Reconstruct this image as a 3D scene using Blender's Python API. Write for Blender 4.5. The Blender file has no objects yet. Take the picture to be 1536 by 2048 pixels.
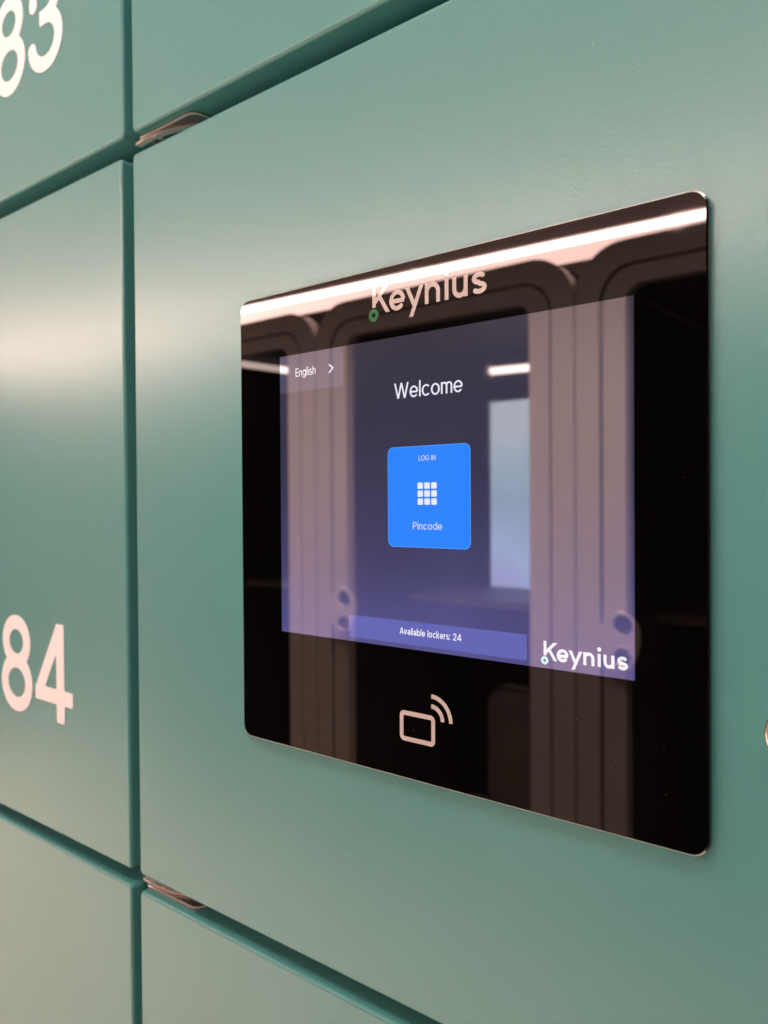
import bpy, bmesh, math, random
import numpy as np
from mathutils import Vector, Matrix

S = bpy.context.scene
C = S.collection
rnd = random.Random(4)

# ------------------------------------------------------------------ camera
# world: x along the locker wall, y into it, z up; metres; terminal glass front at y = 0
CAM = Vector((0.264664, -0.246994, 0.057211))
RIGHT = Vector((0.769402, 0.638729, -0.006752))
UP = Vector((-0.002637, 0.013747, 0.999902))
FWD = Vector((-0.638760, 0.769309, -0.012261))
cam = bpy.data.cameras.new('camera')
cam.sensor_fit = 'VERTICAL'; cam.sensor_height = 36.0
cam.lens = 1612.99 * 36.0 / 2048.0
cam.clip_start = 0.01; cam.clip_end = 100
cam.dof.use_dof = True
cam.dof.focus_distance = 0.300
cam.dof.aperture_fstop = 14.5
co = bpy.data.objects.new('camera', cam); C.objects.link(co)
co.matrix_world = Matrix(((RIGHT.x, UP.x, -FWD.x, CAM.x), (RIGHT.y, UP.y, -FWD.y, CAM.y),
                          (RIGHT.z, UP.z, -FWD.z, CAM.z), (0, 0, 0, 1)))
S.camera = co

# ------------------------------------------------------------------ world, lamps, exposure
LIGHT = (1.0, 0.88, 0.82)
W = bpy.data.worlds.new('World'); S.world = W; W.use_nodes = True
W.node_tree.nodes['Background'].inputs['Color'].default_value = (1.0, 0.80, 0.70, 1)
W.node_tree.nodes['Background'].inputs['Strength'].default_value = 0.05

def area(name, loc, rot, sx, sy, power, col=LIGHT):
    l = bpy.data.lights.new(name, 'AREA'); l.shape = 'RECTANGLE'; l.size = sx; l.size_y = sy
    l.energy = power; l.color = col
    o = bpy.data.objects.new(name, l); C.objects.link(o); o.location = loc; o.rotation_euler = rot
    return o
CEIL, FLOOR = 1.18, -1.36
ceiling_lamp = area('ceiling_lamp', (-2.5, -1.58, CEIL - .03), (0, 0, 0), 5.0, .50, 125)
ceiling_lamp.data.spread = math.radians(82)
area('ceiling_lamp', (.15, -.52, CEIL - .03), (0, 0, 0), 1.5, .34, 12)

S.view_settings.view_transform = 'Standard'; S.view_settings.look = 'None'
S.view_settings.exposure = 0.0; S.view_settings.gamma = 1.0
S.view_settings.use_curve_mapping = False
S.render.engine = 'CYCLES'
S.cycles.use_denoising = True
S.cycles.max_bounces = 8
S.cycles.sample_clamp_indirect = 6.0
S.cycles.caustics_reflective = True

# ------------------------------------------------------------------ materials
def mat(name, col, rough=.5, metal=0, ior=1.5, emit=None, estr=0, bump=None, spec=None, coat=0):
    m = bpy.data.materials.new(name); m.use_nodes = True
    nt = m.node_tree; b = nt.nodes['Principled BSDF']
    b.inputs['Base Color'].default_value = (*col, 1); b.inputs['Roughness'].default_value = rough
    b.inputs['Metallic'].default_value = metal; b.inputs['IOR'].default_value = ior
    if spec is not None: b.inputs['Specular IOR Level'].default_value = spec
    if coat: b.inputs['Coat Weight'].default_value = coat
    if emit:
        b.inputs['Emission Color'].default_value = (*emit, 1); b.inputs['Emission Strength'].default_value = estr
    if bump:
        tc = nt.nodes.new('ShaderNodeTexCoord'); prev = None
        for scale, stren, dist in bump:
            n = nt.nodes.new('ShaderNodeTexNoise'); n.inputs['Scale'].default_value = scale
            n.inputs['Detail'].default_value = 3
            nt.links.new(tc.outputs['Object'], n.inputs['Vector'])
            bp = nt.nodes.new('ShaderNodeBump'); bp.inputs['Strength'].default_value = stren
            bp.inputs['Distance'].default_value = dist
            nt.links.new(n.outputs['Fac'], bp.inputs['Height'])
            if prev: nt.links.new(prev.outputs['Normal'], bp.inputs['Normal'])
            prev = bp
        nt.links.new(prev.outputs['Normal'], b.inputs['Normal'])
    return m

def paint_material():
    m = mat('green_satin_paint', (.088, .300, .292), .245, ior=1.62)
    nt = m.node_tree; b = nt.nodes['Principled BSDF']; L = nt.links.new
    tc = nt.nodes.new('ShaderNodeTexCoord')
    # faint uneven tone of the coating
    n = nt.nodes.new('ShaderNodeTexNoise'); n.inputs['Scale'].default_value = 14; n.inputs['Detail'].default_value = 5
    L(tc.outputs['Object'], n.inputs['Vector'])
    r = nt.nodes.new('ShaderNodeMapRange'); r.inputs['To Min'].default_value = .24; r.inputs['To Max'].default_value = .27
    L(n.outputs['Fac'], r.inputs['Value']); L(r.outputs['Result'], b.inputs['Roughness'])
    # orange peel plus thin scuffs running along the sheet
    n1 = nt.nodes.new('ShaderNodeTexNoise'); n1.inputs['Scale'].default_value = 750; n1.inputs['Detail'].default_value = 2
    L(tc.outputs['Object'], n1.inputs['Vector'])
    b1 = nt.nodes.new('ShaderNodeBump'); b1.inputs['Strength'].default_value = .11; b1.inputs['Distance'].default_value = .0004
    L(n1.outputs['Fac'], b1.inputs['Height'])
    mp = nt.nodes.new('ShaderNodeMapping'); mp.inputs['Scale'].default_value = (18, 40, 130)
    mp.inputs['Rotation'].default_value = (0, math.radians(12), 0)
    L(tc.outputs['Object'], mp.inputs['Vector'])
    n2 = nt.nodes.new('ShaderNodeTexNoise'); n2.inputs['Scale'].default_value = 2.2; n2.inputs['Detail'].default_value = 6
    n2.inputs['Roughness'].default_value = .65
    L(mp.outputs['Vector'], n2.inputs['Vector'])
    r2 = nt.nodes.new('ShaderNodeMapRange'); r2.inputs['From Min'].default_value = .56; r2.inputs['From Max'].default_value = .72
    L(n2.outputs['Fac'], r2.inputs['Value'])
    b2 = nt.nodes.new('ShaderNodeBump'); b2.inputs['Strength'].default_value = .035; b2.inputs['Distance'].default_value = .0003
    L(r2.outputs['Result'], b2.inputs['Height']); L(b1.outputs['Normal'], b2.inputs['Normal'])
    L(b2.outputs['Normal'], b.inputs['Normal'])
    return m

def screen_material():
    # lit display: dark indigo, oblique-view glow put into the colour towards its foot
    m = mat('lit_display', (.004, .004, .006), .02, ior=2.6)
    nt = m.node_tree; b = nt.nodes['Principled BSDF']; L = nt.links.new
    tc = nt.nodes.new('ShaderNodeTexCoord'); sx = nt.nodes.new('ShaderNodeSeparateXYZ')
    L(tc.outputs['Object'], sx.inputs['Vector'])
    mr = nt.nodes.new('ShaderNodeMapRange'); mr.inputs['From Min'].default_value = 0; mr.inputs['From Max'].default_value = .1219
    L(sx.outputs['Z'], mr.inputs['Value'])
    cr = nt.nodes.new('ShaderNodeValToRGB'); e = cr.color_ramp.elements
    e[0].position = 0; e[0].color = (.105, .095, .290, 1)
    e[1].position = 1; e[1].color = (.047, .040, .058, 1)
    k = cr.color_ramp.elements.new(.55); k.color = (.044, .042, .090, 1)
    k = cr.color_ramp.elements.new(.25); k.color = (.066, .061, .160, 1)
    L(mr.outputs['Result'], cr.inputs['Fac']); L(cr.outputs['Color'], b.inputs['Emission Color'])
    # uneven backlight
    n = nt.nodes.new('ShaderNodeTexNoise'); n.inputs['Scale'].default_value = 18; n.inputs['Detail'].default_value = 1
    L(tc.outputs['Object'], n.inputs['Vector'])
    r = nt.nodes.new('ShaderNodeMapRange'); r.inputs['To Min'].default_value = .62; r.inputs['To Max'].default_value = 1.08
    L(n.outputs['Fac'], r.inputs['Value']); L(r.outputs['Result'], b.inputs['Emission Strength'])
    return m

def pane_material():
    # lit pane: soft out-of-focus daylight scene, pale above, blue-green in the middle, lilac below
    m = mat('bright_pane', (.05, .05, .05), .1)
    nt = m.node_tree; b = nt.nodes['Principled BSDF']; L = nt.links.new
    tc = nt.nodes.new('ShaderNodeTexCoord'); sx = nt.nodes.new('ShaderNodeSeparateXYZ'); L(tc.outputs['Generated'], sx.inputs['Vector'])
    n = nt.nodes.new('ShaderNodeTexNoise'); n.inputs['Scale'].default_value = 2.0; n.inputs['Detail'].default_value = 1
    L(tc.outputs['Generated'], n.inputs['Vector'])
    ad = nt.nodes.new('ShaderNodeMath'); ad.operation = 'MULTIPLY_ADD'; ad.inputs[1].default_value = .35; 
    L(n.outputs['Fac'], ad.inputs[0]); L(sx.outputs['Z'], ad.inputs[2])
    cr = nt.nodes.new('ShaderNodeValToRGB'); e = cr.color_ramp.elements
    e[0].position = .12; e[0].color = (.50, .50, .80, 1); e[1].position = 1.0; e[1].color = (.72, .78, .86, 1)
    for p, c in ((.40, (.58, .70, 1.0)), (.66, (.46, .60, .74)), (.92, (.62, .74, .86))):
        k = e.new(p); k.color = (*c, 1)
    L(ad.outputs[0], cr.inputs['Fac']); L(cr.outputs['Color'], b.inputs['Emission Color']); b.inputs['Emission Strength'].default_value = 2.4
    return m

def smudge(m, lo, hi):
    """Wiped and touched glass: faint greasy patches that blur the mirror image."""
    nt = m.node_tree; b = nt.nodes['Principled BSDF']; L = nt.links.new
    tc = nt.nodes.new('ShaderNodeTexCoord'); mp = nt.nodes.new('ShaderNodeMapping'); mp.inputs['Scale'].default_value = (22, 22, 9)
    mp.inputs['Rotation'].default_value = (0, .7, 0)
    L(tc.outputs['Object'], mp.inputs['Vector'])
    n = nt.nodes.new('ShaderNodeTexNoise'); n.inputs['Scale'].default_value = 2.0; n.inputs['Detail'].default_value = 5; n.inputs['Distortion'].default_value = .6
    L(mp.outputs['Vector'], n.inputs['Vector'])
    r = nt.nodes.new('ShaderNodeMapRange'); r.inputs['From Min'].default_value = .5; r.inputs['From Max'].default_value = .8
    r.inputs['To Min'].default_value = lo; r.inputs['To Max'].default_value = hi
    L(n.outputs['Fac'], r.inputs['Value']); L(r.outputs['Result'], b.inputs['Roughness'])

GREEN = paint_material()
VINYL = mat('pale_pink_vinyl', (.94, .94, .95), .55)
BLACK = mat('black_glass', (.0015, .0012, .0012), .0, ior=1.52)
PRINT = mat('pale_print', (.60, .54, .52), .0, ior=1.52)
RINGGREEN = mat('green_print', (.03, .17, .065), .0)
BEZEL = mat('bezel_dark', (.045, .036, .033), .35)
EDGE_GLINT = mat('glass_edge_glint', (.80, .76, .70), .3, metal=.9)  # bright chamfer tone standing in for the edge highlight
STEEL = mat('bright_steel', (.92, .78, .72), .28, metal=.3, bump=[(220, .15, .0004)])
LEAF = mat('hinge_slot_dark', (.26, .20, .18), .2, metal=.6)  # dark tone stands in for shade inside the hinge slot
LOCKM = mat('lock_metal', (.86, .70, .58), .18, metal=1)
DARK = mat('dark_cavity', (.02, .02, .02), .6)
DISPLAY = screen_material()
smudge(BLACK, .0, .035); smudge(DISPLAY, .02, .05)
def ui(name, col, s): return mat(name, (.004, .004, .006), .02, ior=2.6, emit=col, estr=s)
UI_WHITE = ui('display_white', (.86, .86, .96), .95)
UI_SOFT = ui('display_soft_white', (.66, .72, .95), .9)
UI_BLUE = ui('display_blue', (.022, .225, 1.0), 1.0)
UI_BLUE_EDGE = ui('display_blue_rim', (.10, .34, 1.0), 1.0)
UI_BAR = ui('display_bar', (.135, .140, .48), .95)
UI_LANG = ui('display_language', (.085, .078, .135), .9)
UI_MINT = ui('display_mint', (.50, .90, .86), .95)
POD = mat('beige_laminate', (.54, .41, .36), .5, bump=[(60, .05, .001)])
DESK = mat('booth_desk', (.22, .16, .14), .5)
PODIN = mat('booth_lining', (.035, .028, .027), .8)
GLOW = mat('lamp_core', (.8, .8, .8), .5, emit=(1.0, .75, .68), estr=108)
GLOW2 = mat('lamp_diffuser', (.8, .8, .8), .5, emit=(1.0, .63, .55), estr=22)
GLOW3 = mat('booth_lamp', (.8, .8, .8), .5, emit=(1.0, .76, .68), estr=8)
SKYPANE = pane_material()
CEILM = mat('ceiling_paint', (.75, .66, .63), .8)
FLOORM = mat('floor_oak', (.58, .465, .385), .5, bump=[(30, .1, .002)])
PALEWALL = mat('pale_wall_paint', (.78, .66, .58), .7)
WALLM = mat('wall_paint', (.50, .40, .36), .8)

# ------------------------------------------------------------------ mesh helpers
def link(name, bm, m, parent=None, loc=None, kind=None):
    me = bpy.data.meshes.new(name); bm.normal_update(); bm.to_mesh(me); bm.free()
    for x in (m if isinstance(m, (list, tuple)) else [m]): me.materials.append(x)
    o = bpy.data.objects.new(name, me); C.objects.link(o)
    if loc: o.location = loc
    if parent: o.parent = parent
    if kind: o['kind'] = kind
    return o

def tag(o, label, cat, group=None):
    o['label'] = label; o['category'] = cat
    if group: o['group'] = group
    return o

def empty(name, loc):
    o = bpy.data.objects.new(name, None); C.objects.link(o); o.location = loc; o.empty_display_size = .01
    return o

def rrect(x0, x1, z0, z1, r, seg=8):
    r = max(r, 1e-5); out = []
    for cx, cz, a in ((x1 - r, z1 - r, 0), (x0 + r, z1 - r, 90), (x0 + r, z0 + r, 180), (x1 - r, z0 + r, 270)):
        for i in range(seg + 1):
            t = math.radians(a + 90 * i / seg); out.append((cx + r * math.cos(t), cz + r * math.sin(t)))
    return out

def slab(bm, x0, x1, z0, z1, yf, yb, r, bev, seg=8, bseg=6, mi=0):
    """Sheet standing in the wall plane: rounded outline, rolled front edge."""
    loops = []
    for i in range(bseg + 1):
        t = math.pi / 2 * i / bseg
        ins = bev * (1 - math.sin(t)); y = yf + bev * (1 - math.cos(t))
        loops.append([bm.verts.new((x, y, z)) for x, z in rrect(x0 + ins, x1 - ins, z0 + ins, z1 - ins, max(r - ins, 1e-4), seg)])
    loops.append([bm.verts.new((x, yb, z)) for x, z in rrect(x0, x1, z0, z1, r, seg)])
    n = len(loops[0])
    bm.faces.new(loops[0]).material_index = mi
    for a, b in zip(loops, loops[1:]):
        for i in range(n):
            f = bm.faces.new((a[i], b[i], b[(i + 1) % n], a[(i + 1) % n])); f.material_index = mi
    bm.faces.new(list(reversed(loops[-1]))).material_index = mi

def plate(bm, outer, holes, yf, yb):
    """Flat plate between y=yf (front) and yb with holes."""
    def ring(pts, y): return [bm.verts.new((x, y, z)) for x, z in pts]
    fr = [ring(l, yf) for l in [outer] + holes]; bk = [ring(l, yb) for l in [outer] + holes]
    for rings, nrm in ((fr, (0, -1, 0)), (bk, (0, 1, 0))):
        ed = []
        for l in rings:
            for i in range(len(l)): ed.append(bm.edges.new((l[i], l[(i + 1) % len(l)])))
        bmesh.ops.triangle_fill(bm, use_beauty=True, use_dissolve=False, edges=ed, normal=nrm)
    for a, b in zip(fr, bk):
        n = len(a)
        for i in range(n): bm.faces.new((a[i], b[i], b[(i + 1) % n], a[(i + 1) % n]))
    bmesh.ops.recalc_face_normals(bm, faces=bm.faces[:])

def box(bm, x0, x1, y0, y1, z0, z1):
    v = [bm.verts.new(p) for p in ((x0, y0, z0), (x1, y0, z0), (x1, y1, z0), (x0, y1, z0),
                                   (x0, y0, z1), (x1, y0, z1), (x1, y1, z1), (x0, y1, z1))]
    for f in ((0, 3, 2, 1), (4, 5, 6, 7), (0, 1, 5, 4), (1, 2, 6, 5), (2, 3, 7, 6), (3, 0, 4, 7)):
        bm.faces.new([v[i] for i in f])

def flat(pts, y):
    bm = bmesh.new(); bm.faces.new([bm.verts.new((x, y, z)) for x, z in pts]); 
    bm.normal_update()
    for f in bm.faces:
        if f.normal.y > 0: f.normal_flip()
    return bm

def tube(bm, pts, r, n=10):
    """Round bar along a polyline."""
    rings = []
    for i, p in enumerate(pts):
        p = Vector(p); d = (Vector(pts[min(i + 1, len(pts) - 1)]) - Vector(pts[max(i - 1, 0)])).normalized()
        a = d.orthogonal().normalized(); b = d.cross(a)
        rings.append([bm.verts.new(p + r * (a * math.cos(2 * math.pi * k / n) + b * math.sin(2 * math.pi * k / n))) for k in range(n)])
    for A, B in zip(rings, rings[1:]):
        for k in range(n): bm.faces.new((A[k], A[(k + 1) % n], B[(k + 1) % n], B[k]))
    bm.faces.new(list(reversed(rings[0]))); bm.faces.new(rings[-1])
    bmesh.ops.recalc_face_normals(bm, faces=bm.faces[:])

# ------------------------------------------------------------------ lettering: stroked glyphs, outlined on a fine grid
XH = .72
def L_(*p): return ('L', p)
def A_(cx, cy, rx, ry, a0, a1): return ('A', (cx, cy, rx, ry, a0, a1))
def D_(x, y, r): return ('D', (x, y, r))
def glyph(c, w):
    """-> advance width (ink), strokes, clip (x0, z0, x1, z1); cap height 1."""
    h = w / 2; big = 9
    clip = (-big, 0, big, 1)
    ry = XH / 2 - h + .008; cy = XH / 2; rx = .285 - h; o = .285
    bowl = A_(o, cy, rx, ry, 0, 360)
    if c == 'o': return .57, [bowl], None
    if c == 'e': return .56, [A_(o, cy, rx, ry, 0, 322), L_(h, cy - .015, .56 - h * .6, cy - .015)], None
    if c == 'c': return .53, [A_(o, cy, rx, ry, 42, 318)], None
    if c == 'd': return .57, [bowl, L_(.57 - h, 0, .57 - h, 1.02)], None
    if c == 'b': return .57, [bowl, L_(h, 0, h, 1.02)], None
    if c == 'g': return .57, [bowl, L_(.57 - h, .0, .57 - h, XH), A_(o, -.02, rx, .22 - h, 200, 360)], None
    if c == 'a': return .50, [A_(.23, .225, .23 - h, .225 - h + .008, 0, 360), L_(.50 - h, 0, .50 - h, .46), A_(.26, .46, .24 - h, .26 - h, 0, 155)], None
    if c == 'l': return w, [L_(h, 0, h, 1.02)], None
    if c == 'i': return w * 1.1, [L_(h * 1.1, 0, h * 1.1, XH), D_(h * 1.1, XH + .19, w * .62)], None
    if c == 'n': return .49, [L_(h, 0, h, XH), A_(.245, XH - .245, .245 - h, .245 - h + .008, 0, 180), L_(.49 - h, 0, .49 - h, XH - .245)], None
    if c == 'h': return .49, [L_(h, 0, h, 1.02), A_(.245, XH - .245, .245 - h, .245 - h + .008, 0, 180), L_(.49 - h, 0, .49 - h, XH - .245)], None
    if c == 'u': return .49, [L_(.49 - h, 0, .49 - h, XH), A_(.245, .245, .245 - h, .245 - h + .008, 180, 360), L_(h, .245, h, XH)], None
    if c == 'm':
        r = .205
        return .82 - w, [L_(h, 0, h, XH), A_(r, XH - r, r - h, r - h + .008, 0, 180), L_(2 * r - h, 0, 2 * r - h, XH - r),
                     A_(3 * r - w, XH - r, r - h, r - h + .008, 0, 180), L_(4 * r - w - h, 0, 4 * r - w - h, XH - r)], None
    if c == 'r': return .33, [L_(h, 0, h, XH), A_(.27, XH - .27, .27 - h, .27 - h + .008, 75, 180)], None
    if c == 's':
        q = (XH - w) / 4 + .004; r = .225 - h
        return .45, [A_(.225, XH - h - q + .008, r, q, 35, 270), A_(.225, h + q - .008, r + .01, q, -145, 90)], None
    if c == 'v': return .52, [L_(.06, XH + .1, .265, -.05), L_(.46, XH + .1, .255, -.05)], (-big, 0, big, XH)
    if c == 'y': return .54, [L_(.04, XH + .1, .29, .02), L_(.50 + .045, XH + .1, .14, -.42)], (-big, -.30, big, XH)
    if c == 'k': return .50, [L_(h, 0, h, 1.02), L_(h, .22, .44, XH + .05), L_(.19, .36, .46, -.06)], (-big, 0, big, 1.02)
    if c == 'E': return .50, [L_(h, 0, h, 1), L_(0, 1 - h, .50, 1 - h), L_(0, .51, .46, .51), L_(0, h, .50, h)], None
    if c == 'L': return .46, [L_(h, 0, h, 1), L_(0, h, .46, h)], None
    if c == 'I': return w, [L_(h, 0, h, 1)], None
    if c == 'N': return .66, [L_(h, 0, h, 1), L_(.66 - h, 0, .66 - h, 1), L_(h * .8 - .03, 1.05, .66 - h * .8 + .03, -.05)], (0, 0, .66, 1)
    if c == 'O': return .80, [A_(.40, .5, .40 - h, .5 - h + .01, 0, 360)], None
    if c == 'G': return .78, [A_(.40, .5, .40 - h, .5 - h + .01, 38, 345), L_(.44, .47, .80 - h * .5, .47)], None
    if c == 'P': return .54, [L_(h, 0, h, 1), L_(0, 1 - h, .28, 1 - h), L_(0, .45, .28, .45), A_(.28, .725 - h / 2, .26 - h, .275 - h / 2, -90, 90)], None
    if c == 'A': return .68, [L_(.025, -.05, .36, 1.05), L_(.655, -.05, .32, 1.05), L_(.14, .28, .54, .28)], (-big, 0, big, 1)
    if c == 'W': return .98, [L_(.035, 1.05, .275, -.05), L_(.255, -.05, .50, 1.05), L_(.48, 1.05, .725, -.05), L_(.705, -.05, .945, 1.05)], (-big, 0, big, 1)
    if c == ':': return w * 1.15, [D_(h * 1.15, h, w * .6), D_(h * 1.15, XH - h, w * .6)], None
    if c == '8': return .684, [A_(.342, .735, .307 - h, .208, 0, 360), A_(.342, .293, .342 - h, .235, 0, 360)], None
    if c == '3': return .684, [A_(.342, .735, .307 - h, .208, -90, 196), A_(.342, .293, .342 - h, .235, -182, 90), L_(.24, .527, .36, .527)], None
    if c == '4': return .745, [L_(.51, 0, .51, 1), L_(0, .26, .745, .26), ('C', (-.06, .07, .56, 1.04), (0, .26 - h, .51 + h, 1))], None
    if c == '2': return .58, [A_(.29, .70, .29 - h, .30 - h, -28, 170), L_(.26 + .30 - h - .02, .60, .06, .04), L_(0, h, .58, h)], (-big, 0, big, 1.02)
    return .26, [], None

def sd_line(X, Z, p, w):
    x0, z0, x1, z1 = p; L = math.hypot(x1 - x0, z1 - z0); ux, uz = (x1 - x0) / L, (z1 - z0) / L
    t = (X - x0) * ux + (Z - z0) * uz; n = np.abs(-(X - x0) * uz + (Z - z0) * ux)
    return np.maximum(n - w / 2, np.maximum(-t, t - L))
def sd_clip(X, Z, c):
    return np.maximum(np.maximum(c[0] - X, X - c[2]), np.maximum(c[1] - Z, Z - c[3]))
def sd_poly(X, Z, pts, w, closed):
    best = np.full(X.shape, 1e9)
    for i in range(len(pts) - 1):
        (x0, z0), (x1, z1) = pts[i], pts[i + 1]
        L2 = (x1 - x0) ** 2 + (z1 - z0) ** 2
        t = ((X - x0) * (x1 - x0) + (Z - z0) * (z1 - z0)) / L2
        tc = np.clip(t, 0, 1)
        d = np.hypot(X - x0 - tc * (x1 - x0), Z - z0 - tc * (z1 - z0)) - w / 2
        if not closed and i == 0: d = np.maximum(d, -t * math.sqrt(L2))
        if not closed and i == len(pts) - 2: d = np.maximum(d, (t - 1) * math.sqrt(L2))
        best = np.minimum(best, d)
    return best
def sd_glyph(X, Z, strokes, clip, w):
    d = np.full(X.shape, 1e9)
    for s in strokes:
        if s[0] == 'L': q = sd_line(X, Z, s[1], w)
        elif s[0] == 'C': q = np.maximum(sd_line(X, Z, s[1], w), sd_clip(X, Z, s[2]))
        elif s[0] == 'D': q = np.hypot(X - s[1][0], Z - s[1][1]) - s[1][2]
        else:
            cx, cy, rx, ry, a0, a1 = s[1]; n = max(10, int(abs(a1 - a0) / 9))
            pts = [(cx + rx * math.cos(math.radians(a0 + (a1 - a0) * i / n)), cy + ry * math.sin(math.radians(a0 + (a1 - a0) * i / n))) for i in range(n + 1)]
            q = sd_poly(X, Z, pts, w, abs(a1 - a0) >= 360)
        d = np.minimum(d, q)
    if clip: d = np.maximum(d, sd_clip(X, Z, clip))
    return d

def fill_field(bm, F, X0, Z0, g, tf, y, thick):
    """Marching squares: inside where F<0, flat faces at depth y, walls back to y+thick."""
    nz, nx = F.shape; T = []
    def V(p, yy): a, b = tf(*p); return bm.verts.new((a, yy, b))
    for j in range(nz - 1):
        run = None
        for i in range(nx):
            ins = False
            if i < nx - 1:
                v = (F[j, i], F[j, i + 1], F[j + 1, i + 1], F[j + 1, i]); ins = max(v) < 0
            if ins and run is None: run = i
            if not ins and run is not None:
                a, b, c, e = X0 + run * g, X0 + i * g, Z0 + j * g, Z0 + (j + 1) * g
                bm.faces.new([V(p, y) for p in ((a, c), (b, c), (b, e), (a, e))]); run = None
            if i == nx - 1 or ins or min(v) >= 0: continue
            P = ((X0 + i * g, Z0 + j * g), (X0 + (i + 1) * g, Z0 + j * g), (X0 + (i + 1) * g, Z0 + (j + 1) * g), (X0 + i * g, Z0 + (j + 1) * g))
            poly = []; cut = []
            for k in range(4):
                a, b = v[k], v[(k + 1) % 4]
                if a < 0: poly.append(P[k])
                if (a < 0) != (b < 0):
                    t = a / (a - b); q = (P[k][0] + t * (P[(k + 1) % 4][0] - P[k][0]), P[k][1] + t * (P[(k + 1) % 4][1] - P[k][1]))
                    poly.append(q); cut.append((q, a < 0))
            if len(poly) >= 3: bm.faces.new([V(p, y) for p in poly])
            if thick and len(cut) == 2:
                (p, pa), (q, _) = cut
                if not pa: p, q = q, p
                bm.faces.new([V(p, y), V(p, y + thick), V(q, y + thick), V(q, y)])
    return bm

def text_mesh(s, x0, z0, cap, w, y, width=None, gap=.085, thick=0, res=None):
    """One line of lettering, left foot at (x0, z0)."""
    items = []; x = 0
    for c in s:
        if c == ' ': x += .33; continue
        a, st, cl = glyph(c, w); items.append((x, a, st, cl)); x += a + gap
    total = x - gap; kx = (width / total) if width else cap
    g = res or w / 5; bm = bmesh.new()
    for ox, a, st, cl in items:
        xs = np.arange(-.08, a + .12, g); zs = np.arange(-.36, 1.14, g)
        X, Z = np.meshgrid(xs, zs); F = sd_glyph(X, Z, st, cl, w)
        F = np.where(np.abs(F) < 1e-9, -1e-9, F)
        fill_field(bm, F, xs[0], zs[0], g, lambda a_, b_, ox=ox: (x0 + (a_ + ox) * kx, z0 + b_ * cap), y, thick)
    return bm

# ------------------------------------------------------------------ room seen in the glass: ceiling, floor, far wall
def sheet(name, x0, x1, y0, y1, z0, z1, m):
    bm = bmesh.new(); box(bm, x0, x1, y0, y1, z0, z1); o = link(name, bm, m); o['kind'] = 'structure'; return o
sheet('ceiling', -9.0, 2.6, -3.4, .6, CEIL, CEIL + .05, CEILM)
sheet('floor', -9.0, 2.6, -3.4, .6, FLOOR - .05, FLOOR, FLOORM)
sheet('wall', -9.0, 2.6, -3.45, -3.4, FLOOR, CEIL, WALLM)

# ------------------------------------------------------------------ lockers
YF, YB, YR = .0031, .0245, .0245
GX0, GX1 = -.1257, -.1177            # upright gap
ZT0, ZT1 = .2454, .2568              # gap above the terminal panel
ZB0, ZB1 = -.1532, -.1445            # gap below it
XL, XR = -.520, .2750
ZLO, ZHI = -.5450, .6450

def child_mesh(name, bm, m, parent, kind=None):
    """bm in world coordinates -> child of parent."""
    w = Vector(parent.location); q = parent
    while q.parent: q = q.parent; w = w + q.location
    bmesh.ops.translate(bm, verts=bm.verts[:], vec=-w)
    return link(name, bm, m, parent, kind=kind)

def locker(name, label, cat, x0, x1, z0, z1, tilt=0):
    """A locker unit: Empty at its foot, one steel front."""
    r = empty(name, ((x0 + x1) / 2, YB, z0)); tag(r, label, cat, 'lockers')
    bm = bmesh.new(); slab(bm, x0, x1, z0, z1, YF, YB, .0030, .0018)
    d = child_mesh('door' if name == 'locker' else 'front_panel', bm, GREEN, r)
    r.rotation_euler = (math.radians(tilt), 0, 0)
    return r, d
k83, d83 = locker('locker', 'green steel locker numbered 83 in pale pink, sitting on top of locker 84', 'locker', XL, GX0, ZT1, ZHI, .10)
k84, d84 = locker('locker', 'green steel locker with pale pink number, level with the touchscreen panel', 'locker', XL, GX0, ZB1, ZT0, .22)
klo, dlo = locker('locker', 'unnumbered green steel locker directly below locker 84', 'locker', XL, GX0, ZLO, ZB0)
kup, dup_ = locker('locker', 'green steel locker directly above the touchscreen panel', 'locker', GX1, XR, ZT1, ZHI)
kdn, ddn = locker('locker', 'green steel locker directly below the touchscreen panel', 'locker', GX1, XR, ZLO, ZB0)
kpan, panel = locker('terminal_housing', 'large green steel panel that carries the black touchscreen terminal', 'panel', GX1, XR, ZB1, ZT0)

DW = .152
for par, s, xs, z0 in ((d84, '84', (-.2745, -.2292), -.0759), (d83, '83', (-.2747, -.2290), .3224)):
    for c, x in zip(s, xs):
        child_mesh('digit', text_mesh(c, x, z0, .0604, DW, YF - .00035, thick=.0006, res=.02), VINYL, par)

# frame behind the fronts: stile and rails seen in the gaps, with hinge slots
frame = empty('locker_cabinet', (0, YR, ZLO))
tag(frame, 'dark green steel cabinet body seen in the gaps between the locker fronts', 'cabinet')
for a, b in ((ZT0 - .014, ZT1 + .014), (ZB0 - .014, ZB1 + .014)):
    bm = bmesh.new(); box(bm, XL, XR, YR + .0002, YR + .0017, a, b); child_mesh('rail', bm, GREEN, frame)
for a, b in ((ZLO, ZB0 - .0141), (ZB1 + .0141, ZT0 - .0141), (ZT1 + .0141, ZHI)):
    bm = bmesh.new(); box(bm, GX0 - .012, GX1 + .012, YR + .0002, YR + .0017, a, b); child_mesh('stile', bm, GREEN, frame)
bm = bmesh.new(); box(bm, XL, XR, .075, .0765, ZLO, ZHI); child_mesh('back_panel', bm, GREEN, frame)

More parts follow.
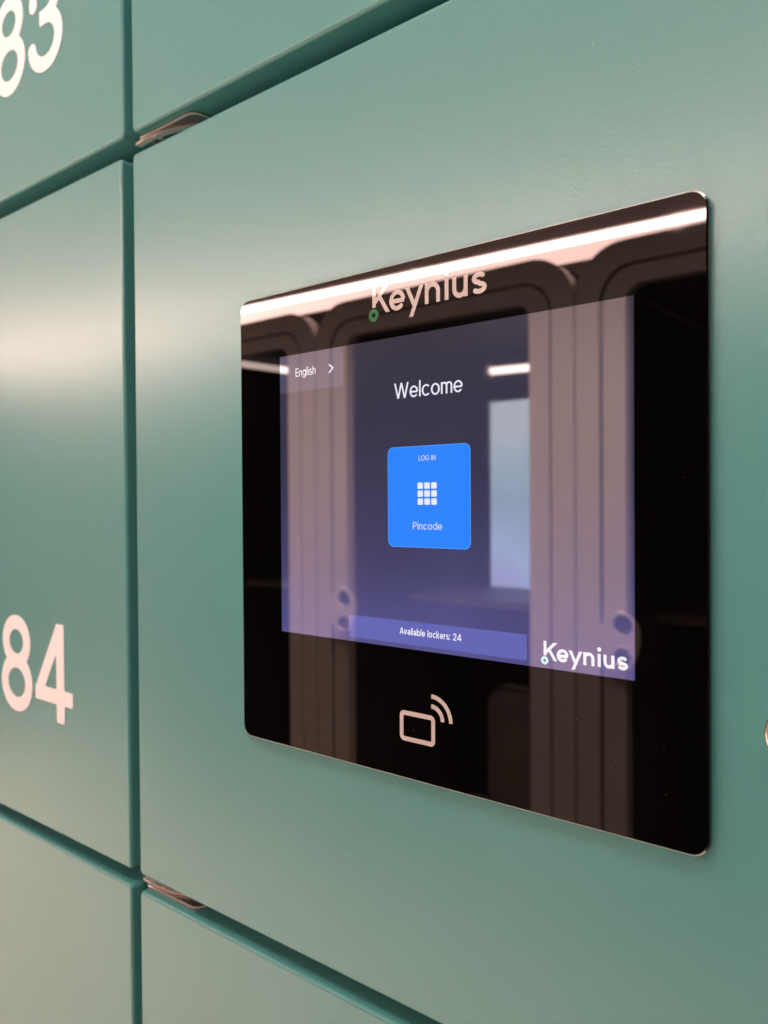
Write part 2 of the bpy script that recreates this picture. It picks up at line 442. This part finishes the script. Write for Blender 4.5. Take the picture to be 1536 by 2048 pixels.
# hinges on the door edges: leaf coloured dark as a slot's shade, bright rim, bowed strap, knuckle
def lying(bm, outer, holes, za, zb):
    """plate() laid flat: outline in x/y, thickness from za to zb."""
    t = bmesh.new(); plate(t, outer, holes, 0, 1)
    for v in t.verts: v.co = Vector((v.co.x, v.co.z, za + (zb - za) * v.co.y))
    bmesh.ops.recalc_face_normals(t, faces=t.faces[:])
    me = bpy.data.meshes.new('tmp'); t.to_mesh(me); t.free(); bm.from_mesh(me); bpy.data.meshes.remove(me)
def hinge(par, z, sg, xe):
    """sg: +1 faces up (on a door's top edge), -1 faces down."""
    xa, ya, yb = -.1177, .0083, .0238
    out = [(xa, ya), (xe - .006, ya)] + [(xe - .006 + .006 * math.sin(t), ya + .006 - .006 * math.cos(t)) for t in [math.pi / 2 * k / 8 for k in range(1, 9)]] + [(xe, yb), (xa, yb)]
    bm = bmesh.new(); lying(bm, out, [], z + sg * .0001, z + sg * .0005); h = child_mesh('hinge', bm, LEAF, par)
    inn = [(xa + .0004, ya + .0009), (xe - .0065, ya + .0009)] + [(xe - .0065 + .0056 * math.sin(t), ya + .0065 - .0056 * math.cos(t)) for t in [math.pi / 2 * k / 8 for k in range(1, 9)]] + [(xe - .0009, yb - .0003), (xa + .0004, yb - .0003)]
    bm = bmesh.new(); lying(bm, out, [inn], z + sg * .0005, z + sg * .0011); child_mesh('hinge_rim', bm, STEEL, h)
    n = 20; top = []; bot = []
    for i in range(n + 1):
        u = i / n; x = -.1257 + .046 * u; c = .0125 + .0075 * u ** 1.7 - .0022 * math.sin(u * 3.0)
        top.append((x, c - .0018)); bot.append((x, c + .0018))
    bm = bmesh.new(); lying(bm, top + bot[::-1], [], z + sg * .0006, z + sg * .0018); child_mesh('hinge_strap', bm, STEEL, h)
    bm = bmesh.new(); lying(bm, [(-.1085, .0103), (-.1060, .0103), (-.1060, .0150), (-.1085, .0150)], [], z + sg * .0006, z + sg * .0024); child_mesh('hinge_knuckle', bm, STEEL, h)
hinge(kup, ZT1, -1, -.0705)
hinge(kdn, ZB0, 1, -.0740)

# round cam lock in the panel, to the right of the terminal
def disc(bm, cx, cz, yf, yb, r, bev, n=40):
    loops = []
    for i in range(6):
        t = math.pi / 2 * i / 5
        rr, y = r - bev * (1 - math.sin(t)), yf + bev * (1 - math.cos(t))
        loops.append([bm.verts.new((cx + rr * math.cos(2 * math.pi * k / n), y, cz + rr * math.sin(2 * math.pi * k / n))) for k in range(n)])
    loops.append([bm.verts.new((v.co.x, yb, v.co.z)) for v in loops[-1]])
    bm.faces.new(loops[0])
    for a, b in zip(loops, loops[1:]):
        for k in range(n): bm.faces.new((a[k], b[k], b[(k + 1) % n], a[(k + 1) % n]))
    bmesh.ops.recalc_face_normals(bm, faces=bm.faces[:])
LX, LZ = .2102, -.0098
bm = bmesh.new(); disc(bm, LX, LZ, -.0008, YF, .0095, .0016)
lock = child_mesh('cam_lock', bm, LOCKM, kpan); lock['label'] = 'round bright metal lock'
bm = bmesh.new(); disc(bm, LX, LZ, -.0012, -.0008, .0062, .0003)
child_mesh('lock_plug', bm, LOCKM, lock)
bm = bmesh.new(); box(bm, LX - .0006, LX + .0006, -.00135, -.0012, LZ - .004, LZ + .004)
child_mesh('keyhole', bm, DARK, lock)

# ------------------------------------------------------------------ touch terminal
GL = (-.02671, .18542, -.05118, .15050); SW, SH = .1626, .1219
term = empty('touch_terminal', (.0793, YF, GL[2]))
tag(term, 'black glass touchscreen terminal with a welcome and log in screen, set in the green panel', 'touchscreen')
bm = bmesh.new()
# front glass with its polished edge; the display shows through the opening in the black print
EB = .00055
front = rrect(GL[0] + EB, GL[1] - EB, GL[2] + EB, GL[3] - EB, .0050, 8)
hole = [(0, 0), (SW, 0), (SW, SH), (0, SH)]
fr = [bm.verts.new((x, 0, z)) for x, z in front]; hl = [bm.verts.new((x, 0, z)) for x, z in hole]
ed = [bm.edges.new((l[i], l[(i + 1) % len(l)])) for l in (fr, hl) for i in range(len(l))]
bmesh.ops.triangle_fill(bm, use_beauty=True, use_dissolve=False, edges=ed, normal=(0, -1, 0))
prev = fr
for k in range(1, 4):
    ins = EB * (1 - k / 3); y = EB * k / 3
    cur = [bm.verts.new((x, y, z)) for x, z in rrect(GL[0] + ins, GL[1] - ins, GL[2] + ins, GL[3] - ins, .0055, 8)]
    for i in range(len(cur)): bm.faces.new((prev[i], cur[i], cur[(i + 1) % len(cur)], prev[(i + 1) % len(cur)])).material_index = 1
    prev = cur
bk = [bm.verts.new((v.co.x, .0022, v.co.z)) for v in prev]
for i in range(len(bk)): bm.faces.new((prev[i], bk[i], bk[(i + 1) % len(bk)], prev[(i + 1) % len(bk)]))
bmesh.ops.recalc_face_normals(bm, faces=bm.faces[:]); bm.normal_update()
for f in bm.faces:            # edge glint put into the colour of top and bottom chamfers only
    if f.material_index == 1 and abs(f.normal.z) < .35: f.material_index = 0
child_mesh('cover_glass', bm, [BLACK, EDGE_GLINT], term)
bm = bmesh.new(); slab(bm, GL[0] + .0002, GL[1] - .0002, GL[2] + .0002, GL[3] - .0002, .0022, YF, .0058, .0003, bseg=3)
child_mesh('bezel', bm, BEZEL, term)

def on_screen(name, bm, m, parent):
    o = link(name, bm, m, parent); return o
bm = flat(hole, 0.0)
screen = link('screen', bm, DISPLAY, term); screen.location = -term.location
U1, U2, U3 = -.00004, -.00007, -.00010
def sub(name, bm, m): return link(name, bm, m, screen)
sub('language_button', flat([(.0002, .1055), (.0384, .1055), (.0384, SH - .0002), (.0002, SH - .0002)], U1), UI_LANG)
sub('language_text', text_mesh('English', .0100, .1121, .0036, .115, U2, width=.0122), UI_WHITE)
bm = bmesh.new()
for a, b in (((.0301, .1153), (.0326, .11345)), ((.0326, .11385), (.0301, .1117))):
    d = Vector((b[0] - a[0], b[1] - a[1])).normalized(); nrm = Vector((-d.y, d.x)) * .00032
    q = U2 if b[1] < a[1] and a[1] > .115 else U3
    f = bm.faces.new([bm.verts.new((p[0] + s * nrm.x, q, p[1] + s * nrm.y)) for p, s in ((a, -1), (b, -1), (b, 1), (a, 1))])
sub('arrow', bm, UI_WHITE)
sub('welcome_text', text_mesh('Welcome', .0653, .0976, .0061, .105, U1, width=.0322, gap=.075), UI_WHITE)
tile = sub('log_in_tile', flat(rrect(.0617, .1008, .0396, .0787, .0026), U1), UI_BLUE_EDGE)
sub('tile_face', flat(rrect(.06195, .10055, .03985, .07845, .0024), U2), UI_BLUE)
sub('log_in_text', text_mesh('LOG IN', .0771, .0730, .0020, .13, U3, width=.0080), UI_SOFT)
bm = bmesh.new()
for i in range(3):
    for j in range(3):
        x, z = .0765 + i * .00325, .0561 + j * .00305
        bm.faces.new([bm.verts.new((a, U3, b)) for a, b in rrect(x, x + .0026, z, z + .0024, .0004, 3)])
bm.normal_update()
sub('keypad_symbol', bm, UI_WHITE)
sub('pincode_text', text_mesh('Pincode', .0741, .0466, .0029, .12, U3, width=.0139), UI_SOFT)
sub('status_bar', flat([(.0406, .0017), (.1237, .0017), (.1237, .0108), (.0406, .0108)], U1), UI_BAR)
sub('status_text', text_mesh('Available lockers: 24', .0673, .0055, .0027, .15, U2, width=.0292), UI_WHITE)

def logo(x0, z0, k, y, m, thick=0, w=1.95):
    """The word mark: K with a ring under its stem, then e y n i u s."""
    bm = bmesh.new(); g = .2; big = 99
    xs = np.arange(-.6, 57, g); zs = np.arange(-5, 13, g); X, Z = np.meshgrid(xs, zs)
    def ar(cx, cz, rx, rz, a0, a1): return A_(cx, cz, rx, rz, a0, a1)
    h = w / 2; H = 7.7
    parts = [
        ([L_(2.75, 2.75, 2.75, 11.7)], None),
        ([L_(3.2, 4.6, 10.9, 12.2)], (2.6, 2.75, big, 11.1)),
        ([L_(5.0, 7.6, 10.2, -.6)], (3, 0, big, 11)),
        ([ar(14.6, H / 2, 3.9 - h, H / 2 - h + .15, 0, 320), L_(11.4, H / 2 - .25, 18.1, H / 2 - .25)], None),
        ([L_(19.2, 8.6, 23.2, .2), L_(26.9, 8.6, 20.9, -5)], (-big, -3.7, big, H)),
        ([L_(28.1 + h, 0, 28.1 + h, H), ar(31.65, H - 3.55, 3.55 - h, 3.55 - h + .15, 0, 180), L_(35.2 - h, 0, 35.2 - h, H - 3.5)], None),
        ([L_(38.2, 0, 38.2, H), D_(38.2, 10.3, 1.35)], None),
        ([L_(47.6 - h, 0, 47.6 - h, H), ar(44.2, 3.4, 3.4 - h, 3.4 - h + .15, 180, 360), L_(40.8 + h, 3.4, 40.8 + h, H)], None),
        ([ar(52.5, H - h - 1.40 + .1, 3.1 - h, 1.40, 35, 270), ar(52.5, h + 1.40 - .1, 3.25 - h, 1.40, -145, 90)], None)]
    F = np.full(X.shape, 1e9)
    for st, cl in parts: F = np.minimum(F, sd_glyph(X, Z, st, cl, w))
    fill_field(bm, F, xs[0], zs[0], g, lambda a, b: (x0 + a * k, z0 + b * k), y, thick)
    bm2 = bmesh.new(); F = sd_glyph(X, Z, [ar(2.5, -.3, 1.72, 1.72, 0, 360)], None, 1.65)
    fill_field(bm2, F, xs[0], zs[0], g, lambda a, b: (x0 + a * k, z0 + b * k), y, thick)
    return bm, bm2
a, b = logo(.0524, .1323, .001, U1, PRINT, w=1.75)
lg = child_mesh('printed_logo', a, PRINT, term)
o = link('logo_ring', b, RINGGREEN, lg); o.location = -term.location
a, b = logo(.1293, .00285, .001 / 1.795, U1, UI_WHITE)
sub('screen_logo', a, UI_WHITE); sub('screen_logo_ring', b, UI_MINT)

# card symbol under the screen: rounded card outline and two radio arcs
bm = bmesh.new(); g = .00018
xs = np.arange(.064, .096, g); zs = np.arange(-.040, -.013, g); X, Z = np.meshgrid(xs, zs)
x0, x1, z0, z1, r, w = .0670, .0841, -.0362, -.0243, .0022, .0018
cx, cz = (x0 + x1) / 2, (z0 + z1) / 2
def rbox(e, rr):
    qx = np.abs(X - cx) - ((x1 - x0) / 2 - e - rr); qz = np.abs(Z - cz) - ((z1 - z0) / 2 - e - rr)
    return np.hypot(np.maximum(qx, 0), np.maximum(qz, 0)) + np.minimum(np.maximum(qx, qz), 0) - rr
F = np.maximum(rbox(0, r), -rbox(w, .0003))
for rr in (.0060, .0098):
    F = np.minimum(F, sd_glyph(X, Z, [A_(.0824, -.0259, rr - .0008, rr - .0008, 0, 90)], None, .0017))
fill_field(bm, F, xs[0], zs[0], g, lambda a, b: (a, b), U1, 0)
child_mesh('card_symbol', bm, PRINT, term)

# settled dust: tiny flecks on glass and paint
def flecks(n, x0, x1, z0, z1, y, smin, smax):
    bm = bmesh.new()
    for _ in range(n):
        cx, cz, s = rnd.uniform(x0, x1), rnd.uniform(z0, z1), rnd.uniform(smin, smax); a0 = rnd.uniform(0, 6.3)
        st = rnd.uniform(.5, 1.0)
        bm.faces.new([bm.verts.new((cx + s * math.cos(a0 + k * 1.2566), y - rnd.uniform(0, .00003), cz + st * s * math.sin(a0 + k * 1.2566))) for k in range(5)])
    return bm
DUST = mat('dust', (.55, .50, .46), .8)
child_mesh('dust', flecks(40, GL[0] + .004, GL[1] - .004, GL[2] + .004, GL[3] - .02, -.00016, .00005, .00014), DUST, term, 'stuff')
child_mesh('dust', flecks(20, GX1 + .01, XR - .08, GL[3] + .004, ZT0 - .006, YF - .00008, .00008, .00022), DUST, kpan, 'stuff')

# ------------------------------------------------------------------ opposite: row of booths with rounded frames, lamps
PY, PW, PZ1 = -2.0, 1.095, .812
def booth(x0, label, with_lamp):
    x1 = x0 + PW; b = empty('phone_booth', ((x0 + x1) / 2, PY, FLOOR))
    tag(b, label, 'phone booth', 'booths reflected in the glass')
    z0 = FLOOR
    def add(name, bm, m, par=b):
        bmesh.ops.translate(bm, verts=bm.verts[:], vec=-b.location); return link(name, bm, m, par)
    bm = bmesh.new()
    plate(bm, rrect(x0 + .003, x1 - .003, z0, PZ1, .150, 12), [rrect(x0 + .078, x1 - .078, z0 + .05, PZ1 - .068, .105, 12)], PY, PY - .06)
    add('outer_frame', bm, POD)
    bm = bmesh.new()
    plate(bm, rrect(x0 + .088, x1 - .088, z0 + .056, PZ1 - .076, .098, 12), [rrect(x0 + .158, x1 - .158, z0 + .14, PZ1 - .128, .055, 12)], PY - .004, PY - .045)
    dr = add('door_frame', bm, POD)
    # handle boss on the door frame with a round pull and a lock rose
    bm = bmesh.new(); hx, hz = x0 + .142, -.308
    pts = [(hx + .062 * math.cos(t), hz - .035 + (.075 if math.sin(t) > 0 else .10) * math.sin(t)) for t in [2 * math.pi * i / 28 for i in range(28)]]
    hole_ = [(hx + .012 + .030 * math.cos(2 * math.pi * i / 20), hz + .004 + .030 * math.sin(2 * math.pi * i / 20)) for i in range(20)]
    plate(bm, pts, [hole_], PY + .012, PY - .003)
    add('handle', bm, POD, dr)
    bm = bmesh.new(); disc(bm, hx + .012, hz + .004, PY + .001, PY - .003, .0325, .001); add('pull_hole_shade', bm, PODIN, dr)  # dark disc fills the pull hole in place of its shade
    bm = bmesh.new(); disc(bm, hx + .012, hz - .085, PY + .016, PY + .012, .026, .003)
    for f in bm.faces: f.normal_flip()
    bmesh.ops.scale(bm, vec=(1, 1, 1), verts=bm.verts[:])
    add('lock_rose', bm, LOCKM, dr)
    bm = bmesh.new(); box(bm, x0 + .079, x1 - .079, PY - .062, PY - .05, z0 + .051, z0 + .14); add('sill', bm, PODIN)
    for xa, xb in ((x0 + .004, x0 + .03), (x1 - .03, x1 - .004)):
        bm = bmesh.new(); box(bm, xa, xb, PY - 1.06, PY - .061, z0, PZ1 - .07); add('side_wall', bm, PODIN)
    bm = bmesh.new(); box(bm, x0 + .031, x1 - .031, PY - 1.06, PY - 1.03, z0, PZ1 - .045); add('back_wall', bm, PODIN)
    bm = bmesh.new(); box(bm, x0 + .031, x1 - .031, PY - 1.029, PY - .061, PZ1 - .07, PZ1 - .045); add('roof', bm, PODIN)
    bm = bmesh.new(); box(bm, x0 + .031, x1 - .031, PY - 1.02, PY - .55, -.375, -.345); add('desk', bm, DESK)
    if with_lamp == 'left':
        bm = bmesh.new(); tube(bm, [(-2.706, PY - .15, .716), (-2.652, PY - .55, .712)], .015); add('lamp_tube', bm, GLOW3)
    if with_lamp == 'mid':
        bm = bmesh.new(); tube(bm, [(-1.458, PY - .50, .575), (-1.20, PY - .50, .568)], .014); add('lamp_tube', bm, GLOW3)
        bm = bmesh.new(); box(bm, -1.79, -1.36, PY - 1.028, PY - 1.02, -.395, .525); add('window', bm, SKYPANE)
        bm = bmesh.new(); slab(bm, -1.475, -1.05, -1.16, -.675, PY - .5, PY - .56, .07, .008)
        add('seat_back', bm, DESK)
    return b
booth(-1.944 + PW, 'beige rounded booth frame mirrored in the glass beside the right edge of the screen', None)
booth(-1.944, 'beige rounded booth with a bright pane inside, mirrored behind the blue log in tile', 'mid')
booth(-1.944 - PW, 'beige rounded booth with a slanting lamp inside, mirrored behind the language button', 'left')
# unseen pale wall, added to brighten the sheen on the left doors
sheet('side_wall', -9.0, -1.944 - PW - .004, -2.70, -2.6, FLOOR, CEIL, PALEWALL)

# long lamp above the booths, its bright core over a wider rosy diffuser
lamp = empty('linear_lamp', (-1.6, -2.31, .87)); 
tag(lamp, 'long glowing strip lamp mirrored across the top of the black glass', 'strip lamp')
def lampbox(name, z0, z1, m, dy):
    bm = bmesh.new()
    # runs from far left to right, very slightly askew to the locker wall
    P = [(-5.2, -2.09), (1.0, -2.44)]
    v = []
    for (x, y) in P:
        for yy in (y + dy, y - .03):
            for z in (z0, z1): v.append(bm.verts.new((x, yy, z)))
    for f in ((0, 1, 5, 4), (2, 6, 7, 3), (0, 4, 6, 2), (1, 3, 7, 5), (0, 2, 3, 1), (4, 5, 7, 6)): bm.faces.new([v[i] for i in f])
    bmesh.ops.recalc_face_normals(bm, faces=bm.faces[:])
    return child_mesh(name, bm, m, lamp)
lampbox('lamp_core', .944, .965, GLOW, 0)
lampbox('diffuser', .891, .9435, GLOW2, -.002)
lampbox('upper_diffuser', .9655, .973, GLOW2, -.002)
lampbox('housing', .9735, CEIL, CEILM, -.004)
